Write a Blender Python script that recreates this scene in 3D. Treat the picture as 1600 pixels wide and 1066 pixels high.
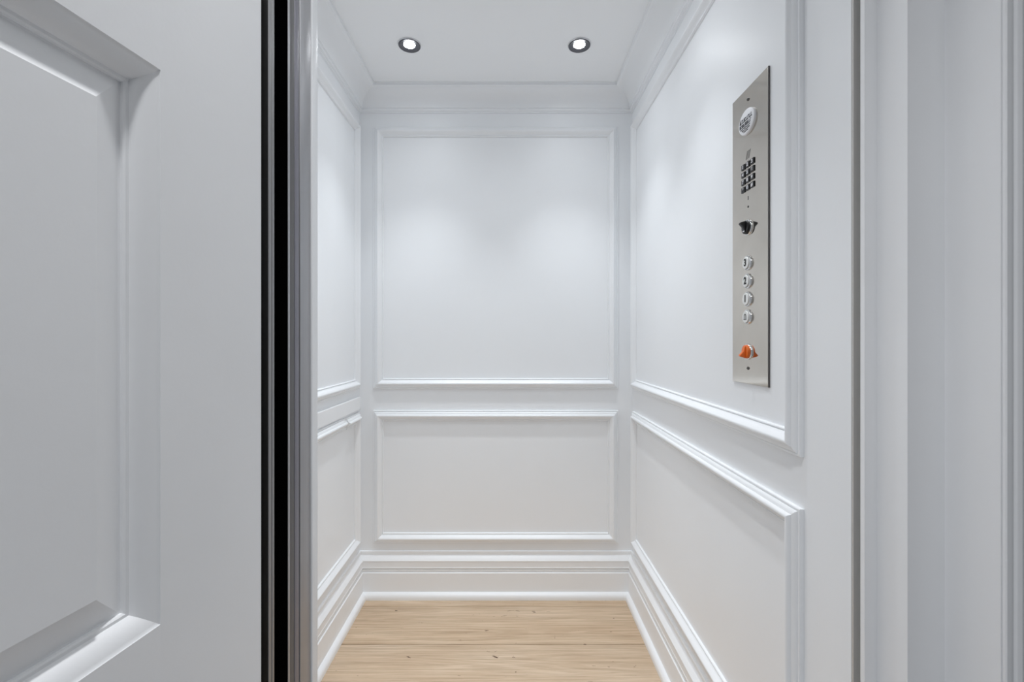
import bpy, bmesh, math, random
from mathutils import Vector, Matrix

for o in list(bpy.data.objects):
    bpy.data.objects.remove(o)
S = bpy.context.scene
C = S.collection
random.seed(4)

# ------------------------------------------------------------------ camera
F = 711.0                      # focal length in pixels of a 1600 px wide frame
ZC = 1.066                     # camera height
cam_data = bpy.data.cameras.new('camera')
cam = bpy.data.objects.new('camera', cam_data)
C.objects.link(cam)
cam_data.sensor_fit = 'HORIZONTAL'
cam_data.sensor_width = 36.0
cam_data.lens = F * 36.0 / 1600.0
cam_data.shift_x = 3.0 / 1600.0
cam_data.shift_y = -2.0 / 1600.0
cam_data.clip_start = 0.01
cam.location = (0, 0, ZC)
cam.rotation_euler = (math.pi / 2, 0, 0)
S.camera = cam

# ------------------------------------------------------------------ world and hall light
W = bpy.data.worlds.new('world')
S.world = W
W.use_nodes = True
W.node_tree.nodes['Background'].inputs[0].default_value = (0.80, 0.88, 1.0, 1)
W.node_tree.nodes['Background'].inputs[1].default_value = 0.35

def area(name, loc, rot, sx, sy, power, col=(1, 1, 1)):
    d = bpy.data.lights.new(name, 'AREA')
    d.shape = 'RECTANGLE'; d.size = sx; d.size_y = sy; d.energy = power; d.color = col
    o = bpy.data.objects.new(name, d); C.objects.link(o)
    o.location = loc; o.rotation_euler = rot
    return o
HALL_POWER = 9.5
area('hall_ambient_fill', (0.35, -1.1, 2.56), (0, 0, 0), 0.9, 0.9, HALL_POWER, (0.97, 0.985, 1.0))  # unseen soft area light, added as ambient fill for the hall
# recessed hall downlight close to the elevator doorway
HALL_SPOT = 70.0
hd = bpy.data.lights.new('hall_downlight', 'SPOT')
hd.energy = HALL_SPOT; hd.spot_size = math.radians(86); hd.spot_blend = 1.0; hd.shadow_soft_size = 0.05
hd.color = (0.975, 0.985, 1.0)
ho = bpy.data.objects.new('hall_downlight', hd); C.objects.link(ho)
ho.location = (-0.13, 0.20, 2.585)

BEAM_POWER, SPILL_POWER = 15.5, 1.2
# white box interiors need many diffuse bounces
S.cycles.max_bounces = 16
S.cycles.diffuse_bounces = 12
S.view_settings.view_transform = 'Standard'
S.view_settings.look = 'None'
S.view_settings.gamma = 1.0
S.view_settings.use_curve_mapping = False
S.view_settings.exposure = 0.07

# ------------------------------------------------------------------ materials
def mat(name, col, rough=0.5, metal=0.0, spec=0.5, bump=0.0, bscale=200.0, var=0.0, vscale=6.0,
        stretch=(1, 1, 1), coat=0.0, rvar=0.0):
    m = bpy.data.materials.new(name); m.use_nodes = True
    nt = m.node_tree; b = nt.nodes['Principled BSDF']
    b.inputs['Base Color'].default_value = (*col, 1)
    b.inputs['Roughness'].default_value = rough
    b.inputs['Metallic'].default_value = metal
    b.inputs['Specular IOR Level'].default_value = spec
    b.inputs['Coat Weight'].default_value = coat
    tc = nt.nodes.new('ShaderNodeTexCoord')
    mp = nt.nodes.new('ShaderNodeMapping'); mp.inputs['Scale'].default_value = stretch
    nt.links.new(tc.outputs['Object'], mp.inputs[0])
    if var > 0:
        n = nt.nodes.new('ShaderNodeTexNoise'); n.inputs['Scale'].default_value = vscale
        n.inputs['Detail'].default_value = 4
        r = nt.nodes.new('ShaderNodeValToRGB')
        r.color_ramp.elements[0].position = 0.3; r.color_ramp.elements[1].position = 0.7
        r.color_ramp.elements[0].color = (*[c * (1 - var) for c in col], 1)
        r.color_ramp.elements[1].color = (*[min(1, c * (1 + var)) for c in col], 1)
        nt.links.new(mp.outputs[0], n.inputs[0]); nt.links.new(n.outputs[0], r.inputs[0])
        nt.links.new(r.outputs[0], b.inputs['Base Color'])
        if rvar > 0:
            mr = nt.nodes.new('ShaderNodeMapRange')
            mr.inputs[3].default_value = rough - rvar; mr.inputs[4].default_value = rough + rvar
            nt.links.new(n.outputs[0], mr.inputs[0]); nt.links.new(mr.outputs[0], b.inputs['Roughness'])
    if bump > 0:
        n2 = nt.nodes.new('ShaderNodeTexNoise'); n2.inputs['Scale'].default_value = bscale
        n2.inputs['Detail'].default_value = 3
        bp = nt.nodes.new('ShaderNodeBump'); bp.inputs['Strength'].default_value = bump
        bp.inputs['Distance'].default_value = 0.001
        nt.links.new(mp.outputs[0], n2.inputs[0]); nt.links.new(n2.outputs[0], bp.inputs['Height'])
        nt.links.new(bp.outputs[0], b.inputs['Normal'])
    return m

PAINT = mat('white_satin_paint', (0.900, 0.915, 0.931), 0.36, spec=0.45, bump=0.10, bscale=120, var=0.008, vscale=3)
CEILP = mat('white_ceiling_paint', (0.93, 0.94, 0.95), 0.5, spec=0.4, bump=0.08, bscale=160, var=0.006)
FRAMEP = mat('white_frame_paint', (0.86, 0.867, 0.878), 0.45, spec=0.4, bump=0.12, bscale=140, var=0.012, vscale=5)
DOORP = mat('white_door_paint', (0.88, 0.888, 0.90), 0.45, spec=0.4, bump=0.12, bscale=140, var=0.012, vscale=5)
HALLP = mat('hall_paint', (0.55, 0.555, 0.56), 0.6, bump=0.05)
STEEL = mat('brushed_stainless', (0.63, 0.59, 0.535), 0.085, 1.0, var=0.04, vscale=14,
            stretch=(1, 1, 1), rvar=0.03)
HALLF = mat('grey_hall_floor', (0.40, 0.40, 0.41), 0.7, bump=0.2)
STEELD = mat('dark_steel_edge', (0.16, 0.15, 0.145), 0.4, 1.0)
CHROME = mat('polished_chrome', (0.78, 0.78, 0.78), 0.12, 1.0)
BEZEL = mat('brushed_nickel_bezel', (0.75, 0.75, 0.77), 0.3, 1.0)
REFL = mat('dark_reflector', (0.075, 0.075, 0.085), 0.4, 0.3)
BUTTON = mat('satin_button_metal', (0.82, 0.82, 0.80), 0.42, 0.35)
BLACK = mat('black_plastic', (0.012, 0.012, 0.013), 0.32, spec=0.5)
INK = mat('black_ink', (0.015, 0.015, 0.015), 0.6)
SLATE = mat('slate_ink', (0.03, 0.033, 0.045), 0.6)
ORANGE = mat('orange_plastic', (0.80, 0.17, 0.025), 0.3, spec=0.5)
WHITEP = mat('white_plastic', (0.82, 0.82, 0.84), 0.3)
GAP_BLACK = mat('gap_black', (0.0012, 0.0012, 0.0012), 0.9, spec=0.0)  # near-black that paints the darkness of the shaft gap, also on the jamb
RUBBER2 = mat('charcoal_rubber', (0.004, 0.004, 0.0035), 0.8, spec=0.08)
ALU = mat('anodised_aluminium', (0.37, 0.37, 0.385), 0.38, 0.6, bump=0.05, bscale=60, stretch=(40, 40, 1))
ALUD = mat('dull_grey_metal', (0.14, 0.138, 0.140), 0.5, 0.4)
EDGEM = mat('warm_grey_edge_metal', (0.56, 0.545, 0.52), 0.5, 0.3)
STRIPM = mat('grey_seal_carrier', (0.27, 0.27, 0.275), 0.4, 0.5)
ALUV = mat('violet_grey_aluminium', (0.21, 0.205, 0.24), 0.4, 0.4)
SHAFT = mat('shaft_black', (0.004, 0.004, 0.004), 0.9, spec=0.0)

def oak():
    m = bpy.data.materials.new('pale_oak'); m.use_nodes = True
    nt = m.node_tree; L = nt.links.new; b = nt.nodes['Principled BSDF']
    N = nt.nodes.new
    g = N('ShaderNodeNewGeometry'); oi = N('ShaderNodeObjectInfo')
    off = N('ShaderNodeVectorMath'); off.operation = 'MULTIPLY_ADD'
    cmb = N('ShaderNodeCombineXYZ')
    L(oi.outputs['Random'], cmb.inputs[0]); L(oi.outputs['Random'], cmb.inputs[1]); L(oi.outputs['Random'], cmb.inputs[2])
    L(cmb.outputs[0], off.inputs[0]); off.inputs[1].default_value = (7.3, 0.9, 3.1); L(g.outputs['Position'], off.inputs[2])
    def mapped(sc):
        mp = N('ShaderNodeMapping'); mp.inputs['Scale'].default_value = sc; L(off.outputs[0], mp.inputs[0]); return mp.outputs[0]
    def noise(sc, scale, det=5, rough=0.55, dist=0.0):
        n = N('ShaderNodeTexNoise'); n.inputs['Scale'].default_value = scale; n.inputs['Detail'].default_value = det
        n.inputs['Roughness'].default_value = rough; n.inputs['Distortion'].default_value = dist
        L(mapped(sc), n.inputs[0]); return n.outputs[0]
    def ramp(inp, stops):
        r = N('ShaderNodeValToRGB'); e = r.color_ramp.elements
        while len(e) < len(stops): e.new(0.5)
        for k, (p, c) in enumerate(stops):
            e[k].position = p; e[k].color = (*c, 1)
        L(inp, r.inputs[0]); return r.outputs[0]
    def mix(mode, fac, a, bb):
        x = N('ShaderNodeMix'); x.data_type = 'RGBA'; x.blend_type = mode
        if isinstance(fac, float): x.inputs[0].default_value = fac
        else: L(fac, x.inputs[0])
        L(a, x.inputs[6]); L(bb, x.inputs[7]); return x.outputs[2]
    tone = ramp(noise((1.2, 5.0, 1), 2.0, 4), [(0.25, (0.58, 0.435, 0.305)), (0.5, (0.655, 0.51, 0.37)), (0.75, (0.71, 0.575, 0.44))])
    # cathedral rings: bands of a stretched noise field
    f = noise((0.30, 5.0, 1), 2.0, 2, 0.4, 0.1)
    mul = N('ShaderNodeMath'); mul.operation = 'MULTIPLY'; mul.inputs[1].default_value = 110.0; L(f, mul.inputs[0])
    sn = N('ShaderNodeMath'); sn.operation = 'SINE'; L(mul.outputs[0], sn.inputs[0])
    rings = ramp(sn.outputs[0], [(0.0, (0.80, 0.76, 0.71)), (0.55, (0.97, 0.96, 0.95)), (1.0, (1, 1, 1))])
    fine = ramp(noise((1.6, 70, 1), 2.2, 5, 0.7), [(0.34, (0.68, 0.645, 0.60)), (0.55, (1, 1, 1)), (1, (1, 1, 1))])
    pores = ramp(noise((5, 220, 1), 3.0, 2, 0.6), [(0.28, (0.62, 0.55, 0.48)), (0.36, (1, 1, 1)), (1, (1, 1, 1))])
    flecks = ramp(noise((8, 26, 1), 2.6, 2, 0.5, 1.2), [(0.25, (0.16, 0.11, 0.08)), (0.272, (1, 1, 1)), (1, (1, 1, 1))])
    c = mix('MULTIPLY', 0.42, tone, rings)
    c = mix('MULTIPLY', 0.8, c, fine)
    c = mix('MULTIPLY', 0.5, c, pores)
    c = mix('MULTIPLY', 1.0, c, flecks)
    plank_tone = ramp(oi.outputs['Random'], [(0.0, (0.93, 0.92, 0.91)), (0.5, (1.0, 0.985, 0.96)), (1.0, (1.0, 1.0, 1.0))])
    c = mix('MULTIPLY', 1.0, c, plank_tone)
    L(c, b.inputs['Base Color'])
    b.inputs['Roughness'].default_value = 0.5
    b.inputs['Specular IOR Level'].default_value = 0.3
    bp = N('ShaderNodeBump'); bp.inputs['Strength'].default_value = 0.15; bp.inputs['Distance'].default_value = 0.001
    L(fine, bp.inputs['Height']); L(bp.outputs[0], b.inputs['Normal'])
    return m
OAK = oak()

def emit(name, strength, col=(1, 1, 1)):
    m = bpy.data.materials.new(name); m.use_nodes = True
    nt = m.node_tree; b = nt.nodes['Principled BSDF']
    b.inputs['Base Color'].default_value = (0.9, 0.9, 0.9, 1)
    b.inputs['Emission Color'].default_value = (*col, 1)
    b.inputs['Emission Strength'].default_value = strength
    return m
LENS = emit('lit_frosted_lens', 72.0, (0.93, 0.965, 1.0))

# ------------------------------------------------------------------ object helpers
WPOS = {}
def link(name, verts, faces, material, parent=None, sharp=32, origin=None, bevel=0.0, smooth=True):
    vs = [Vector(v) for v in verts]
    lo = Vector((min(v.x for v in vs), min(v.y for v in vs), min(v.z for v in vs)))
    hi = Vector((max(v.x for v in vs), max(v.y for v in vs), max(v.z for v in vs)))
    o0 = Vector(origin) if origin else (lo + hi) / 2
    me = bpy.data.meshes.new(name)
    bm = bmesh.new()
    bv = [bm.verts.new(v - o0) for v in vs]
    for f in faces:
        try: bm.faces.new([bv[i] for i in f])
        except ValueError: pass
    bmesh.ops.remove_doubles(bm, verts=bm.verts, dist=1e-6)
    bmesh.ops.recalc_face_normals(bm, faces=bm.faces)
    if bevel > 0:
        bmesh.ops.bevel(bm, geom=list(bm.edges), offset=bevel, segments=2, profile=0.5, affect='EDGES', clamp_overlap=True)
    bm.to_mesh(me); bm.free()
    if smooth:
        for p in me.polygons: p.use_smooth = True
        me.set_sharp_from_angle(angle=math.radians(sharp))
    me.materials.append(material)
    o = bpy.data.objects.new(name, me); C.objects.link(o)
    WPOS[o.name] = o0.copy()
    if parent is not None:
        o.parent = parent; o.location = o0 - WPOS[parent.name]
    else:
        o.location = o0
    return o

def empty(name, loc):
    o = bpy.data.objects.new(name, None); C.objects.link(o)
    o.location = loc; o.empty_display_size = 0.05
    WPOS[o.name] = Vector(loc); return o

def tag(o, label, cat=None, group=None, kind=None):
    o['label'] = label
    if cat: o['category'] = cat
    if group: o['group'] = group
    if kind: o['kind'] = kind
    return o

BOXF = [(0, 1, 3, 2), (4, 6, 7, 5), (0, 4, 5, 1), (2, 3, 7, 6), (0, 2, 6, 4), (1, 5, 7, 3)]
def box(name, x, y, z, m, parent=None, bevel=0.0):
    v = [(x[i], y[j], z[k]) for i in (0, 1) for j in (0, 1) for k in (0, 1)]
    return link(name, v, BOXF, m, parent, bevel=bevel)

def frame_box(name, fr, a, b, n, m, parent=None, bevel=0.0):
    v = [fr(p, q, r) for p in a for q in b for r in n]
    return link(name, v, BOXF, m, parent, bevel=bevel, smooth=False)

def sweep(name, prof, start, d, u, n, L, m, parent=None, s0=(0, 0), s1=(0, 0), sharp=32):
    """prof: (a, b) pairs, a along u, b along n.  s0/s1: mitre shear of the ends by (a, b)."""
    start, d, u, n = Vector(start), Vector(d), Vector(u), Vector(n)
    k = len(prof)
    v = [start + u * a + n * b + d * (s0[0] * a + s0[1] * b) for a, b in prof]
    v += [start + u * a + n * b + d * (L - s1[0] * a - s1[1] * b) for a, b in prof]
    f = [(i, (i + 1) % k, k + (i + 1) % k, k + i) for i in range(k)]
    f += [tuple(range(k)), tuple(range(2 * k - 1, k - 1, -1))]
    return link(name, v, f, m, parent, sharp=sharp)

def plan_prism(name, pts, z0, z1, m, parent=None, sharp=32):
    k = len(pts)
    v = [(x, y, z0) for x, y in pts] + [(x, y, z1) for x, y in pts]
    f = [(i, (i + 1) % k, k + (i + 1) % k, k + i) for i in range(k)]
    f += [tuple(range(k)), tuple(range(2 * k - 1, k - 1, -1))]
    return link(name, v, f, m, parent, sharp=sharp)

def lathe(name, prof, c, ax, e1, e2, m, parent=None, seg=32, sx=1.0, sy=1.0, sharp=35):
    """prof: (r, h) pairs around axis ax through c"""
    c, ax, e1, e2 = Vector(c), Vector(ax), Vector(e1), Vector(e2)
    v = []; f = []; k = len(prof)
    for i in range(seg):
        t = 2 * math.pi * i / seg
        dirv = e1 * (math.cos(t) * sx) + e2 * (math.sin(t) * sy)
        for r, h in prof:
            v.append(c + dirv * r + ax * h)
    for i in range(seg):
        j = (i + 1) % seg
        for q in range(k - 1):
            f.append((i * k + q, j * k + q, j * k + q + 1, i * k + q + 1))
    if prof[0][0] > 1e-6: f.append(tuple(i * k for i in range(seg)))
    if prof[-1][0] > 1e-6: f.append(tuple(i * k + k - 1 for i in range(seg))[::-1])
    return link(name, v, f, m, parent, sharp=sharp)

# ------------------------------------------------------------------ cab dimensions (metres)
XL, XR = -0.627, 0.509         # cab side walls
YB, YF = 1.896, 0.679          # cab back wall / front edge of the right wall
ZT = 2.093                     # cab ceiling

# ------------------------------------------------------------------ cab shell
floor = box('floor', (XL - .02, XR + .02), (YF, YB + .02), (-0.06, -0.02), ALUD)
tag(floor, 'pale oak plank floor of the elevator cab', kind='structure')
edges = [YB, 1.818, 1.592, 1.366, 1.14, 0.914, YF]
for i in range(len(edges) - 1):
    g = 0.0011
    v = [(x, y, z) for x in (XL, XR) for y in (edges[i + 1] + g, edges[i] - g) for z in (-0.02, 0.0)]
    link('plank', v, BOXF, OAK, floor, bevel=0.0008)

ceil = box('ceiling', (XL - .02, XR + .02), (YF, YB + .02), (ZT, ZT + .02), CEILP)
tag(ceil, 'smooth white ceiling of the elevator cab', kind='structure')
wb = box('wall_back', (XL - .02, XR + .02), (YB, YB + .02), (-.02, ZT), PAINT)
tag(wb, 'white panelled back wall of the elevator cab', kind='structure')
wl = box('wall_left', (XL - .02, XL), (0.755, YB), (-.02, ZT), PAINT)
tag(wl, 'white panelled left wall of the cab with a flat rail band', kind='structure')
wr = box('wall_right', (XR, XR + .02), (YF, YB), (-.02, ZT), PAINT)
tag(wr, 'white panelled right wall of the cab carrying the control plate', kind='structure')
wf = box('wall_front', (XL, -0.328), (0.755, 0.777), (-.02, ZT), PAINT, bevel=0.0015)
tag(wf, 'narrow white front return of the cab beside the grey gate post', kind='structure')

# panel moulding: a from outer edge (0) to inner edge, b height off the wall
def arc(cx, cy, r, t0, t1, n, ry=None):
    ry = ry or r
    return [(cx + r * math.cos(math.radians(t0 + (t1 - t0) * i / n)), cy + ry * math.sin(math.radians(t0 + (t1 - t0) * i / n))) for i in range(n + 1)]
PM = [(0, 0), (0, .0065), (.0012, .0078), (.0044, .0078), (.0054, .0065), (.0058, .0088)]
PM += [(.0078, .0108), (.0104, .0121), (.0130, .0129), (.0150, .0133), (.0155, .0150), (.0160, .0164)]
PM += arc(.0215, .0138, .0060, 155, 40, 8, .0062)
PM += [(.0285, .0158), (.0310, .0128), (.0332, .0100), (.0352, .0080), (.0368, .0068), (.0374, .0052), (.0382, .0066), (.0394, .0072), (.0412, .0070), (.0425, .0058), (.0430, .0040), (.0430, 0)]

def panel_frame(wall, pos, uvec, n, a0, a1, z0, z1, skip=()):
    """pos(a) -> wall point at z=0 for horizontal coordinate a; uvec: horizontal unit vector of growing a"""
    U = Vector(uvec); Zv = Vector((0, 0, 1)); W_ = a1 - a0; H = z1 - z0
    P = lambda a, z: Vector(pos(a)) + Zv * z
    if 'top' not in skip:
        sweep('rail_moulding', PM, P(a0, z1), U, -Zv, n, W_, PAINT, wall, (1, 0), (1, 0))
    if 'bottom' not in skip:
        sweep('rail_moulding', PM, P(a0, z0), U, Zv, n, W_, PAINT, wall, (1, 0), (1, 0))
    sweep('stile_moulding', PM, P(a0, z0), Zv, U, n, H, PAINT, wall, (1, 0), (1, 0))
    sweep('stile_moulding', PM, P(a1, z0), Zv, -U, n, H, PAINT, wall, (1, 0), (1, 0))

UP0, UP1 = 0.862, 1.953        # upper panels
LP0, LP1 = 0.220, 0.772        # lower panels
nb, nl, nr = (0, -1, 0), (1, 0, 0), (-1, 0, 0)
for z0, z1 in ((UP0, UP1), (LP0, LP1)):
    panel_frame(wb, lambda a: (a, YB, 0), (1, 0, 0), nb, -0.569, 0.449, z0, z1)
    panel_frame(wr, lambda a: (XR, a, 0), (0, 1, 0), nr, 0.788, 1.868, z0, z1)
panel_frame(wl, lambda a: (XL, a, 0), (0, 1, 0), nl, 0.86, 1.872, UP0, UP1)
panel_frame(wl, lambda a: (XL, a, 0), (0, 1, 0), nl, 0.86, 1.872, LP0, LP1, skip=('top',))
Zv = Vector((0, 0, 1))
# the left wall's lower top rail is in two lengths that meet with a slight step
sweep('rail_moulding', PM, (XL, 0.86, LP1), (0, 1, 0), -Zv, nl, 0.828, PAINT, wl, (1, 0), (-0.2, 0))
sweep('rail_splice', [(a, b * .7) for a, b in PM], (XL, 1.686, LP1 - .003), (0, 1, 0), -Zv, nl, 0.04, PAINT, wl)
sweep('rail_moulding', [(a, b * 1.2) for a, b in PM], (XL, 1.720, LP1 - .004), (0, 1, 0), -Zv, nl, 0.152, PAINT, wl, (0.2, 0), (1, 0))
band = [(0, 0), (0, .011), (.0015, .0125), (.050, .0125), (.052, .011), (.052, 0)]
sweep('rail_band', band, (XL, 0.777, 0.832), (0, 1, 0), -Zv, nl, 1.093, PAINT, wl)

# metal closing strip on the front end of the right wall
box('metal_edge_strip', (XR + .0005, XR + .035), (YF - .004, YF), (-.02, ZT), EDGEM, wr)

# ------------------------------------------------------------------ baseboards and crown
BP = [(0, .188), (.005, .188), (.0068, .1865), (.0072, .1835), (.0072, .1765), (.0060, .1745), (.0075, .1715),
      (.0110, .1685), (.0210, .1535), (.0210, .1515), (.0195, .1500), (.0195, .1275), (.0205, .1258), (.0205, .1235), (.0185, .1220),
      (.0150, .1205), (.0150, .1165), (.0185, .1155), (.0190, .1120), (.0175, .1100), (.0155, .1095), (.0155, .1060), (.0205, .1045), (.0215, .1030),
      (.0215, .0270), (.0255, .0262), (.0305, .0235), (.0345, .0190), (.0368, .0140), (.0375, .0085), (.0375, 0), (0, 0)]
BPu = [(z, b) for b, z in BP]
def bb(name, label, start, d, n, L, s0, s1):
    o = sweep(name, BPu, start, d, (0, 0, 1), n, L, PAINT, None, s0, s1, sharp=28)
    return tag(o, label, kind='structure')
bb('baseboard_back', 'tall white stepped baseboard along the back wall', (XL, YB, 0), (1, 0, 0), nb, XR - XL, (0, 1), (0, 1))
bb('baseboard_right', 'tall white stepped baseboard along the right wall', (XR, YF + .03, 0), (0, 1, 0), nr, YB - YF - .03, (0, 0), (0, 1))
bb('baseboard_left', 'tall white stepped baseboard along the left wall', (XL, 0.777, 0), (0, 1, 0), nl, YB - .777, (0, 0), (0, 1))

CP = [(0, 0), (.0860, 0), (.0860, .0045), (.0835, .0060), (.0835, .0085), (.0855, .0100), (.0855, .0125), (.0800, .0140), (.0775, .0150)]
for i in range(9):
    t = math.radians(90 * i / 8)
    # concave cove between ceiling bead and wall bead
    CP.append((.0180 + .0590 * (1 - math.sin(t)) , .0155 + .0525 * (1 - math.cos(t))))
CP += [(.0165, .0690), (.0125, .0700), (.0125, .0725), (.0145, .0740), (.0140, .0780), (.0100, .0800), (.0070, .0805), (.0070, .0840), (0, .0850)]
CPq = [(q, p) for p, q in CP]
def crown(name, label, start, d, n, L, s0, s1):
    o = sweep(name, CPq, start, d, (0, 0, -1), n, L, PAINT, None, s0, s1, sharp=28)
    return tag(o, label, kind='structure')
crown('trim_1', 'white cove crown moulding above the back wall', (XL, YB, ZT), (1, 0, 0), nb, XR - XL, (0, 1), (0, 1))
crown('trim_2', 'white cove crown moulding above the right wall', (XR, YF, ZT), (0, 1, 0), nr, YB - YF, (0, 0), (0, 1))
crown('trim_3', 'white cove crown moulding above the left wall', (XL, 0.777, ZT), (0, 1, 0), nl, YB - .777, (0, 0), (0, 1))

# ------------------------------------------------------------------ gate post, gasket and painted dark gap at the left of the opening
gp = empty('gate_post', (-0.35, 0.713, 0))
tag(gp, 'brushed grey aluminium gate post between the painted dark gap and the cab', 'gate post')
def gstrip(name, y0, y1, x, m, parent, depth=.05, bev=0.001):
    return box(name, (x - depth, x), (y0, y1), (0.0, 2.09), m, parent, bevel=bev)
gstrip('face_plate', .7160, .7535, -.3300, ALU, gp)
gstrip('groove_strip', .7125, .7160, -.3315, ALUD, gp, .045)
gstrip('guide_channel', .6985, .7125, -.3302, ALUV, gp)
gstrip('recess_strip', .6835, .6985, -.3308, ALUD, gp, .045)
gstrip('leading_lip', .6770, .6835, -.3302, ALU, gp)

sj = box('trim_4', (-0.430, -0.352), (0.600, 0.6768), (0.0, 2.09), GAP_BLACK)
tag(sj, 'black hinge jamb with gasket and painted dark shaft gap between white door and grey gate post', kind='structure')
box('dark_gap_strip', (-0.352, -0.3304), (0.6385, 0.6768), (0.0, 2.09), GAP_BLACK, sj, bevel=.0008)  # solid black strip in place of the unlit gap to the shaft
box('metal_strip', (-0.352, -0.3303), (0.6318, 0.6383), (0.0, 2.09), STRIPM, sj, bevel=.0010)
box('metal_strip', (-0.352, -0.3305), (0.6230, 0.6308), (0.0, 2.09), STRIPM, sj, bevel=.0010)
box('rubber_gasket', (-0.352, -0.3308), (0.6045, 0.6225), (0.0, 2.09), RUBBER2, sj, bevel=.0008)

# ------------------------------------------------------------------ landing frame on the right
tr = box('trim_5', (0.529, 0.70), (0.6057, 0.656), (0.0, 2.25), FRAMEP)
tag(tr, 'white stepped landing door frame right of the cab opening', kind='structure')
box('stop_strip', (0.511, 0.70), (0.6560, 0.6637), (0.0, 2.25), FRAMEP, tr)
box('rebate_jamb', (0.5784, 0.70), (0.5365, 0.6057), (0.0, 2.25), FRAMEP, tr)
cas = [(0.5800, .5363), (0.5800, .5330), (.5812, .5318), (.5865, .5318), (.5885, .5332), (.5905, .5332), (.5925, .5310), (.5965, .5298), (.6005, .5306),
       (.6020, .5318), (.6300, .5262), (.6420, .5240), (.6450, .5222), (.6600, .5222), (.6620, .5240), (.6620, .5363)]
plan_prism('casing', cas, 0.0, 2.25, FRAMEP, tr, sharp=28)

# ------------------------------------------------------------------ hall around the camera
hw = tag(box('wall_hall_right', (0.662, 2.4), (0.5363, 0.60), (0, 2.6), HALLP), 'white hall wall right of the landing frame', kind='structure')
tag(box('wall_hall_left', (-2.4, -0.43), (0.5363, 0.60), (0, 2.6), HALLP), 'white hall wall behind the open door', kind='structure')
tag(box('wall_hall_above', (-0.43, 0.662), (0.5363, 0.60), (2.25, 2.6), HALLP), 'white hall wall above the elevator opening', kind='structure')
tag(box('trim_6', (-0.352, 0.511), (0.60, 0.6637), (2.09, 2.25), DOORP), 'white head of the landing frame', kind='structure')
tag(box('wall_hall_rear', (-2.4, 2.4), (-3.04, -3.0), (0, 2.6), HALLP), 'white rear wall of the hall', kind='structure')
tag(box('wall_hall_east', (2.4, 2.44), (-3.0, 0.60), (0, 2.6), HALLP), 'white side wall of the hall', kind='structure')
tag(box('floor_hall', (-2.4, 2.4), (-3.0, 0.672), (-.06, 0.0), HALLF), 'grey floor of the hall outside the cab', kind='structure')
tag(box('ceiling_hall', (-2.4, 2.4), (-3.0, 0.60), (2.6, 2.64), CEILP), 'white hall ceiling', kind='structure')

# ------------------------------------------------------------------ open landing door
HX, HY = -0.3300, 0.6030       # hinge edge of the visible face
DU = Vector((-0.1325, -0.991, 0)).normalized()
DN = Vector((-DU.y, DU.x, 0))  # faces the opening
if DN.x < 0: DN = -DN
def fd(a, z, b):               # a along leaf, z height, b out of visible face
    return Vector((HX, HY, 0)) + DU * a + DN * b + Vector((0, 0, z))
door = empty('door_1', fd(0.41, 0, -.02))
tag(door, 'white panelled landing door swung open at the left', kind='structure')
DW, DT, SW = 0.82, 0.044, 0.149
rows = [(0.16, 0.63), (0.781, 1.336), (1.487, 1.90)]
for a0, a1 in ((0, SW), (DW - SW, DW)):
    frame_box('stile', fd, (a0, a1), (0.01, 2.06), (-DT, 0), DOORP, door)
zs = [0.01] + [z for r in rows for z in r] + [2.06]
for i in range(0, len(zs), 2):
    frame_box('rail', fd, (SW, DW - SW), (zs[i], zs[i + 1]), (-DT, 0), DOORP, door)
OV = [(0, -.030), (0, -.0004), (.0010, -.0012), (.0040, -.0020), (.0080, -.0036), (.0120, -.0058), (.0155, -.0086), (.0180, -.0118),
      (.0195, -.0150), (.0225, -.0150), (.0240, -.0165), (.0240, -.030)]
for z0, z1 in rows:
    A = fd(SW, z0, 0); B = fd(DW - SW, z0, 0); T = fd(SW, z1, 0)
    w = DW - 2 * SW; h = z1 - z0
    sweep('panel_moulding', OV, T, DU, -Zv, DN, w, DOORP, door, (1, 0), (1, 0), 40)
    sweep('panel_moulding', OV, A, DU, Zv, DN, w, DOORP, door, (1, 0), (1, 0), 40)
    sweep('panel_moulding', OV, A, Zv, DU, DN, h, DOORP, door, (1, 0), (1, 0), 40)
    sweep('panel_moulding', OV, B, Zv, -DU, DN, h, DOORP, door, (1, 0), (1, 0), 40)
    # raised field: groove, sloping margin, flat centre
    rings = [(.0200, -.036), (.0200, -.0195), (.0262, -.0195), (.0275, -.0190), (.0560, -.0085), (.0565, -.0060)]
    v = []; f = []
    for t, b in rings:
        v += [fd(SW + t, z0 + t, b), fd(DW - SW - t, z0 + t, b), fd(DW - SW - t, z1 - t, b), fd(SW + t, z1 - t, b)]
    for k in range(len(rings) - 1):
        for i in range(4):
            j = (i + 1) % 4
            f.append((4 * k + i, 4 * k + j, 4 * k + 4 + j, 4 * k + 4 + i))
    f += [(0, 1, 2, 3), tuple(4 * len(rings) - 4 + i for i in range(4))]
    link('raised_panel', v, f, DOORP, door, sharp=10)

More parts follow.
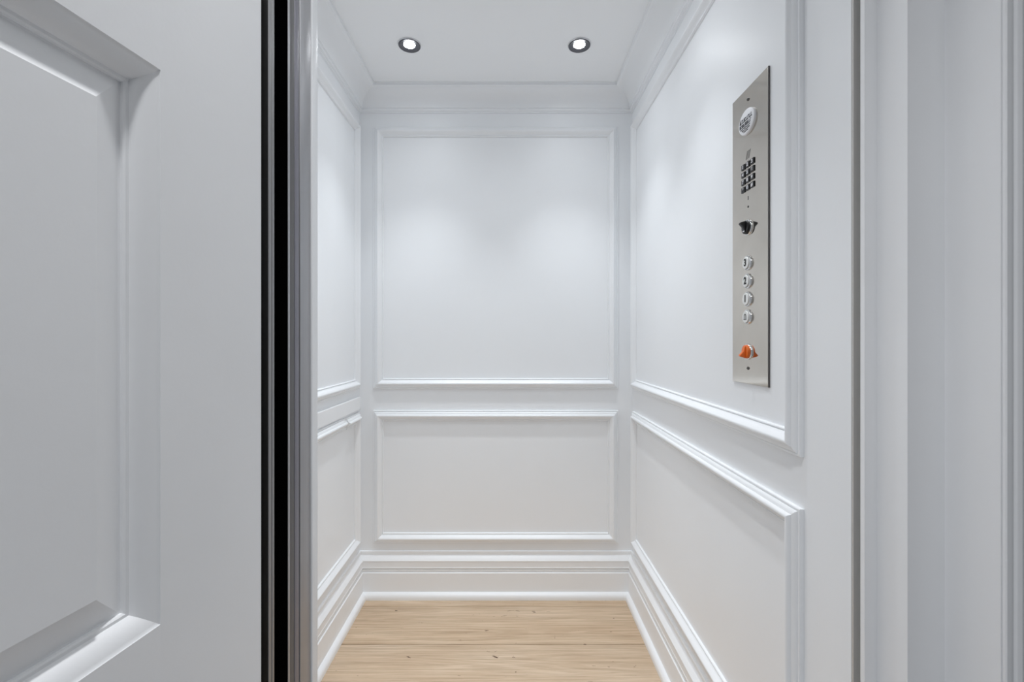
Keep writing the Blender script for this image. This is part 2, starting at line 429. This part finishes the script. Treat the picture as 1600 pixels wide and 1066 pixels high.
# ------------------------------------------------------------------ ceiling lights
def ceiling_light(x, y, label):
    t = empty('ceiling_light', (x, y, ZT))
    tag(t, label, 'ceiling light', 'recessed cab spotlights')
    E = dict(ax=(0, 0, -1), e1=(1, 0, 0), e2=(0, 1, 0), parent=t, seg=40)
    c = (x, y, ZT)
    lathe('bezel', [(.0400, 0), (.0400, .0018), (.0396, .0036), (.0388, .0044), (.0376, .0042), (.0373, .0030), (.0373, 0)], c, m=BEZEL, **E)
    lathe('reflector', [(.0372, .0010), (.0372, .0056), (.0362, .0060), (.0350, .0057), (.0270, .0036), (.0200, .0018), (.0198, .0008)], c, m=REFL, **E)
    lathe('lens', [(.0196, .0004), (.0194, .0014), (.0170, .0020), (.0100, .0024), (0, .0026)], c, m=LENS, **E)
    # each lamp: a narrow main beam and a weak wide spill, both from the lens
    for nm, pw, ang, bl in (('beam_lamp', BEAM_POWER, 78, 1.0), ('spill_lamp', SPILL_POWER, 136, 0.75)):
        d = bpy.data.lights.new(nm, 'SPOT')
        d.energy = pw; d.spot_size = math.radians(ang); d.spot_blend = bl; d.shadow_soft_size = 0.024
        d.color = (0.91, 0.957, 1.0)
        o = bpy.data.objects.new(nm, d); C.objects.link(o)
        o.parent = t; o.location = (0, 0, -.035)
    return t
ceiling_light(-0.350, 1.583, 'small round recessed spotlight with dark bezel, left of the two in view')
ceiling_light(0.241, 1.583, 'small round recessed spotlight with dark bezel, right of the two in view')
ceiling_light(-0.350, 1.15, 'small round recessed spotlight above the left side near the cab door')
ceiling_light(0.241, 1.15, 'small round recessed spotlight above the control plate near the cab door')

# ------------------------------------------------------------------ control panel on the right wall
PY = 0.9660                    # button column
def fc(a, z, b):               # a towards the viewer, z up, b out of the wall
    return Vector((XR - b, PY - a, z))
cp = empty('control_panel', (XR, PY, 0.972))
tag(cp, 'tall stainless steel elevator control plate with buttons on the white right wall', 'control panel')
AX, E1, E2 = (-1, 0, 0), (0, -1, 0), (0, 0, 1)
PT = 0.0035
plate = frame_box('face_plate', fc, (-0.068, 0.0735), (0.9725, 1.6025), (0.0008, PT), STEEL, cp, bevel=.0005)
frame_box('plate_rim', fc, (0.0736, 0.0752), (0.9722, 1.6028), (0, PT), STEELD, cp)

def cyl(name, a, z, prof, m, parent, seg=28, sx=1, sy=1, sharp=35):
    return lathe(name, prof, fc(a, z, 0), AX, E1, E2, m, parent, seg, sx, sy, sharp)

def text_mesh(name, body, a, z, b, size, m, parent, sx=1.0):
    cu = bpy.data.curves.new(name, 'FONT')
    cu.body = body; cu.size = size; cu.align_x = 'CENTER'; cu.align_y = 'CENTER'
    cu.extrude = 0.00015; cu.offset = size * 0.035
    tmp = bpy.data.objects.new('tmp_text', cu); C.objects.link(tmp)
    me = bpy.data.meshes.new_from_object(tmp.evaluated_get(bpy.context.evaluated_depsgraph_get()))
    bpy.data.objects.remove(tmp)
    vs = [fc(a + v.co.x * sx, z + v.co.y, b + v.co.z) for v in me.vertices]
    fs = [tuple(p.vertices) for p in me.polygons]
    bpy.data.meshes.remove(me)
    return link(name, vs, fs, m, parent, smooth=False)

for zz in (1.5765, 1.0055):
    s = cyl('screw', 0.0, zz, [(.0036, PT - .001), (.0036, PT + .0010), (.0026, PT + .0018), (0, PT + .0020)], STEELD, cp, 16)
    frame_box('screw_slot', lambda p, q, r: fc(p, zz + q, r), (-.0026, .0026), (-.0005, .0005), (PT + .0015, PT + .0023), INK, s)

# oval badge with dark print
bz = 1.5290
badge = cyl('badge', 0.0, bz, [(1.0, PT - .001), (1.0, PT + .0030), (.975, PT + .0042), (.93, PT + .0048), (0, PT + .0048)], WHITEP, cp, 48, .0320, .0265)
def mark(a0, a1, z0, z1, m=SLATE):
    frame_box('print_mark', fc, (a0, a1), (bz + z0, bz + z1), (PT + .0046, PT + .0051), m, badge)
link('print_mark', [fc(-.0262, bz + .0020, PT + .0051), fc(-.0190, bz + .0020, PT + .0051), fc(-.0232, bz + .0140, PT + .0051),
                    fc(-.0262, bz + .0020, PT + .0046), fc(-.0190, bz + .0020, PT + .0046), fc(-.0232, bz + .0140, PT + .0046)],
     [(0, 1, 2), (3, 5, 4), (0, 3, 4, 1), (1, 4, 5, 2), (2, 5, 3, 0)], INK, badge)
random.seed(11)
def row(a0, a1, z0, z1, lw, m=SLATE):
    # a line of small letter-like print: uprights with thin top and foot strokes
    a = a0; h = z1 - z0
    while a + lw <= a1:
        mark(a, a + lw * .32, z0, z1, m)
        k = random.random()
        if k < .5: mark(a + lw * .32, a + lw * .80, z1 - h * .24, z1, m)
        if k > .25: mark(a + lw * .32, a + lw * .80, z0, z0 + h * .24, m)
        if k > .8 or k < .12: mark(a + lw * .56, a + lw * .80, z0, z1, m)
        a += lw
row(-.0180, .0250, .0022, .0108, .0043)
row(-.0262, .0250, -.0072, .0000, .0043)
row(-.0220, .0180, -.0118, -.0090, .0026)
row(-.0160, .0160, -.0160, -.0136, .0022, INK)
row(-.0100, .0100, -.0200, -.0178, .0022, INK)

# three engraved slashes
for k in (-1, 0, 1):
    a = k * .0055
    v = [fc(a + s * .0009 + t * .0030, 1.4595 + t * .0085, b) for t in (-1, 1) for s in (-1, 1) for b in (PT - .0002, PT + .0003)]
    link('speaker_slash', v, BOXF, STEELD, cp, smooth=False)

# keypad
kz0, ks_a, ks_z = 1.4140, .0183, .0163
keys = ['123', '456', '789', '*0#']
for r_ in range(4):
    for c_ in range(3):
        a = (c_ - 1) * ks_a; z = kz0 + (1.5 - r_) * ks_z
        key = frame_box('keypad_key', fc, (a - .0069, a + .0069), (z - .0059, z + .0059), (PT - .0005, PT + .0022), BLACK, cp, bevel=.0007)
        text_mesh('key_digit', keys[r_][c_], a, z, PT + .0024, .0102, WHITEP, key, 1.2)
frame_box('microphone_slot', fc, (-.0009, .0009), (1.3630, 1.3710), (PT - .0005, PT + .0003), INK, cp)
cyl('indicator_hole', 0, 1.3485, [(.0024, PT - .0005), (.0024, PT + .0004), (0, PT + .0004)], INK, cp, 14)

def selector(z, m, sgn):
    k = cyl('selector_knob', 0, z, [(.0150, PT - .001), (.0150, PT + .0030), (.0142, PT + .0040), (.0142, PT + .0066), (.0130, PT + .0078), (0, PT + .0078)], m, cp, 36)
    cyl('chrome_ring', 0, z, [(.0168, PT - .001), (.0168, PT + .0020), (.0160, PT + .0032), (.0148, PT + .0032), (.0148, PT - .001)], CHROME, k, 40)
    # wedge grip, taller towards its pointing end
    h0 = PT + .0070
    pts = [(-.0112, h0), (-.0110, h0 + .0022), (-.0020, h0 + .0040), (.0040, h0 + .0090), (.0078, h0 + .0122), (.0106, h0 + .0100), (.0122, h0 + .0030), (.0122, h0)]
    v = [fc(s * .0042, z + sgn * q, b) for s in (-1, 1) for q, b in pts]
    n = len(pts)
    f = [tuple(range(n)), tuple(range(2 * n - 1, n - 1, -1))] + [(i, (i + 1) % n, n + (i + 1) % n, n + i) for i in range(n)]
    link('grip', v, f, m, k, bevel=.0008)
    if sgn > 0:
        frame_box('index_mark', fc, (-.0034, .0034), (z - .0094, z - .0074), (h0 + .0020, h0 + .0034), WHITEP, k)
selector(1.3045, BLACK, 1)
selector(1.0405, ORANGE, -1)

def push_button(z, txt):
    bt = cyl('push_button', 0, z, [(.0160, PT - .001), (.0160, PT + .0022), (.0152, PT + .0036), (.0138, PT + .0040), (.0132, PT + .0030), (.0132, PT - .001)], CHROME, cp, 40)
    cyl('button_cap', 0, z, [(.0128, PT - .001), (.0128, PT + .0058), (.0120, PT + .0066), (0, PT + .0068)], BUTTON, bt, 40)
    if txt:
        text_mesh('numeral', txt, 0, z, PT + .0070, .0205, INK, bt, 1.0)
    else:
        # bell outline with clapper foot
        out = [(-.0062, -.0060), (-.0040, -.0040), (-.0040, .0020)] + [(.0040 * math.cos(math.radians(t)), .0020 + .0046 * math.sin(math.radians(t))) for t in (150, 120, 90, 60, 30)] + [(.0040, .0020), (.0040, -.0040), (.0062, -.0060)]
        inn = [(-.0034, -.0046), (-.0024, -.0034), (-.0024, .0018)] + [(.0024 * math.cos(math.radians(t)), .0018 + .0030 * math.sin(math.radians(t))) for t in (150, 120, 90, 60, 30)] + [(.0024, .0018), (.0024, -.0034), (.0034, -.0046)]
        n = len(out); b0, b1 = PT + .0066, PT + .0071
        v = [fc(p, z + q, b) for b in (b0, b1) for p, q in out + inn]
        f = []
        for i in range(n):
            j = (i + 1) % n
            f += [(i, j, n + j, n + i), (2 * n + i, 2 * n + j, 3 * n + j, 3 * n + i), (i, j, 2 * n + j, 2 * n + i), (n + i, n + j, 3 * n + j, 3 * n + i)]
        link('bell_symbol', v, f, INK, bt, smooth=False)
for z, t in ((1.2290, '3'), (1.1905, '2'), (1.1525, '1'), (1.1145, None)):
    push_button(z, t)
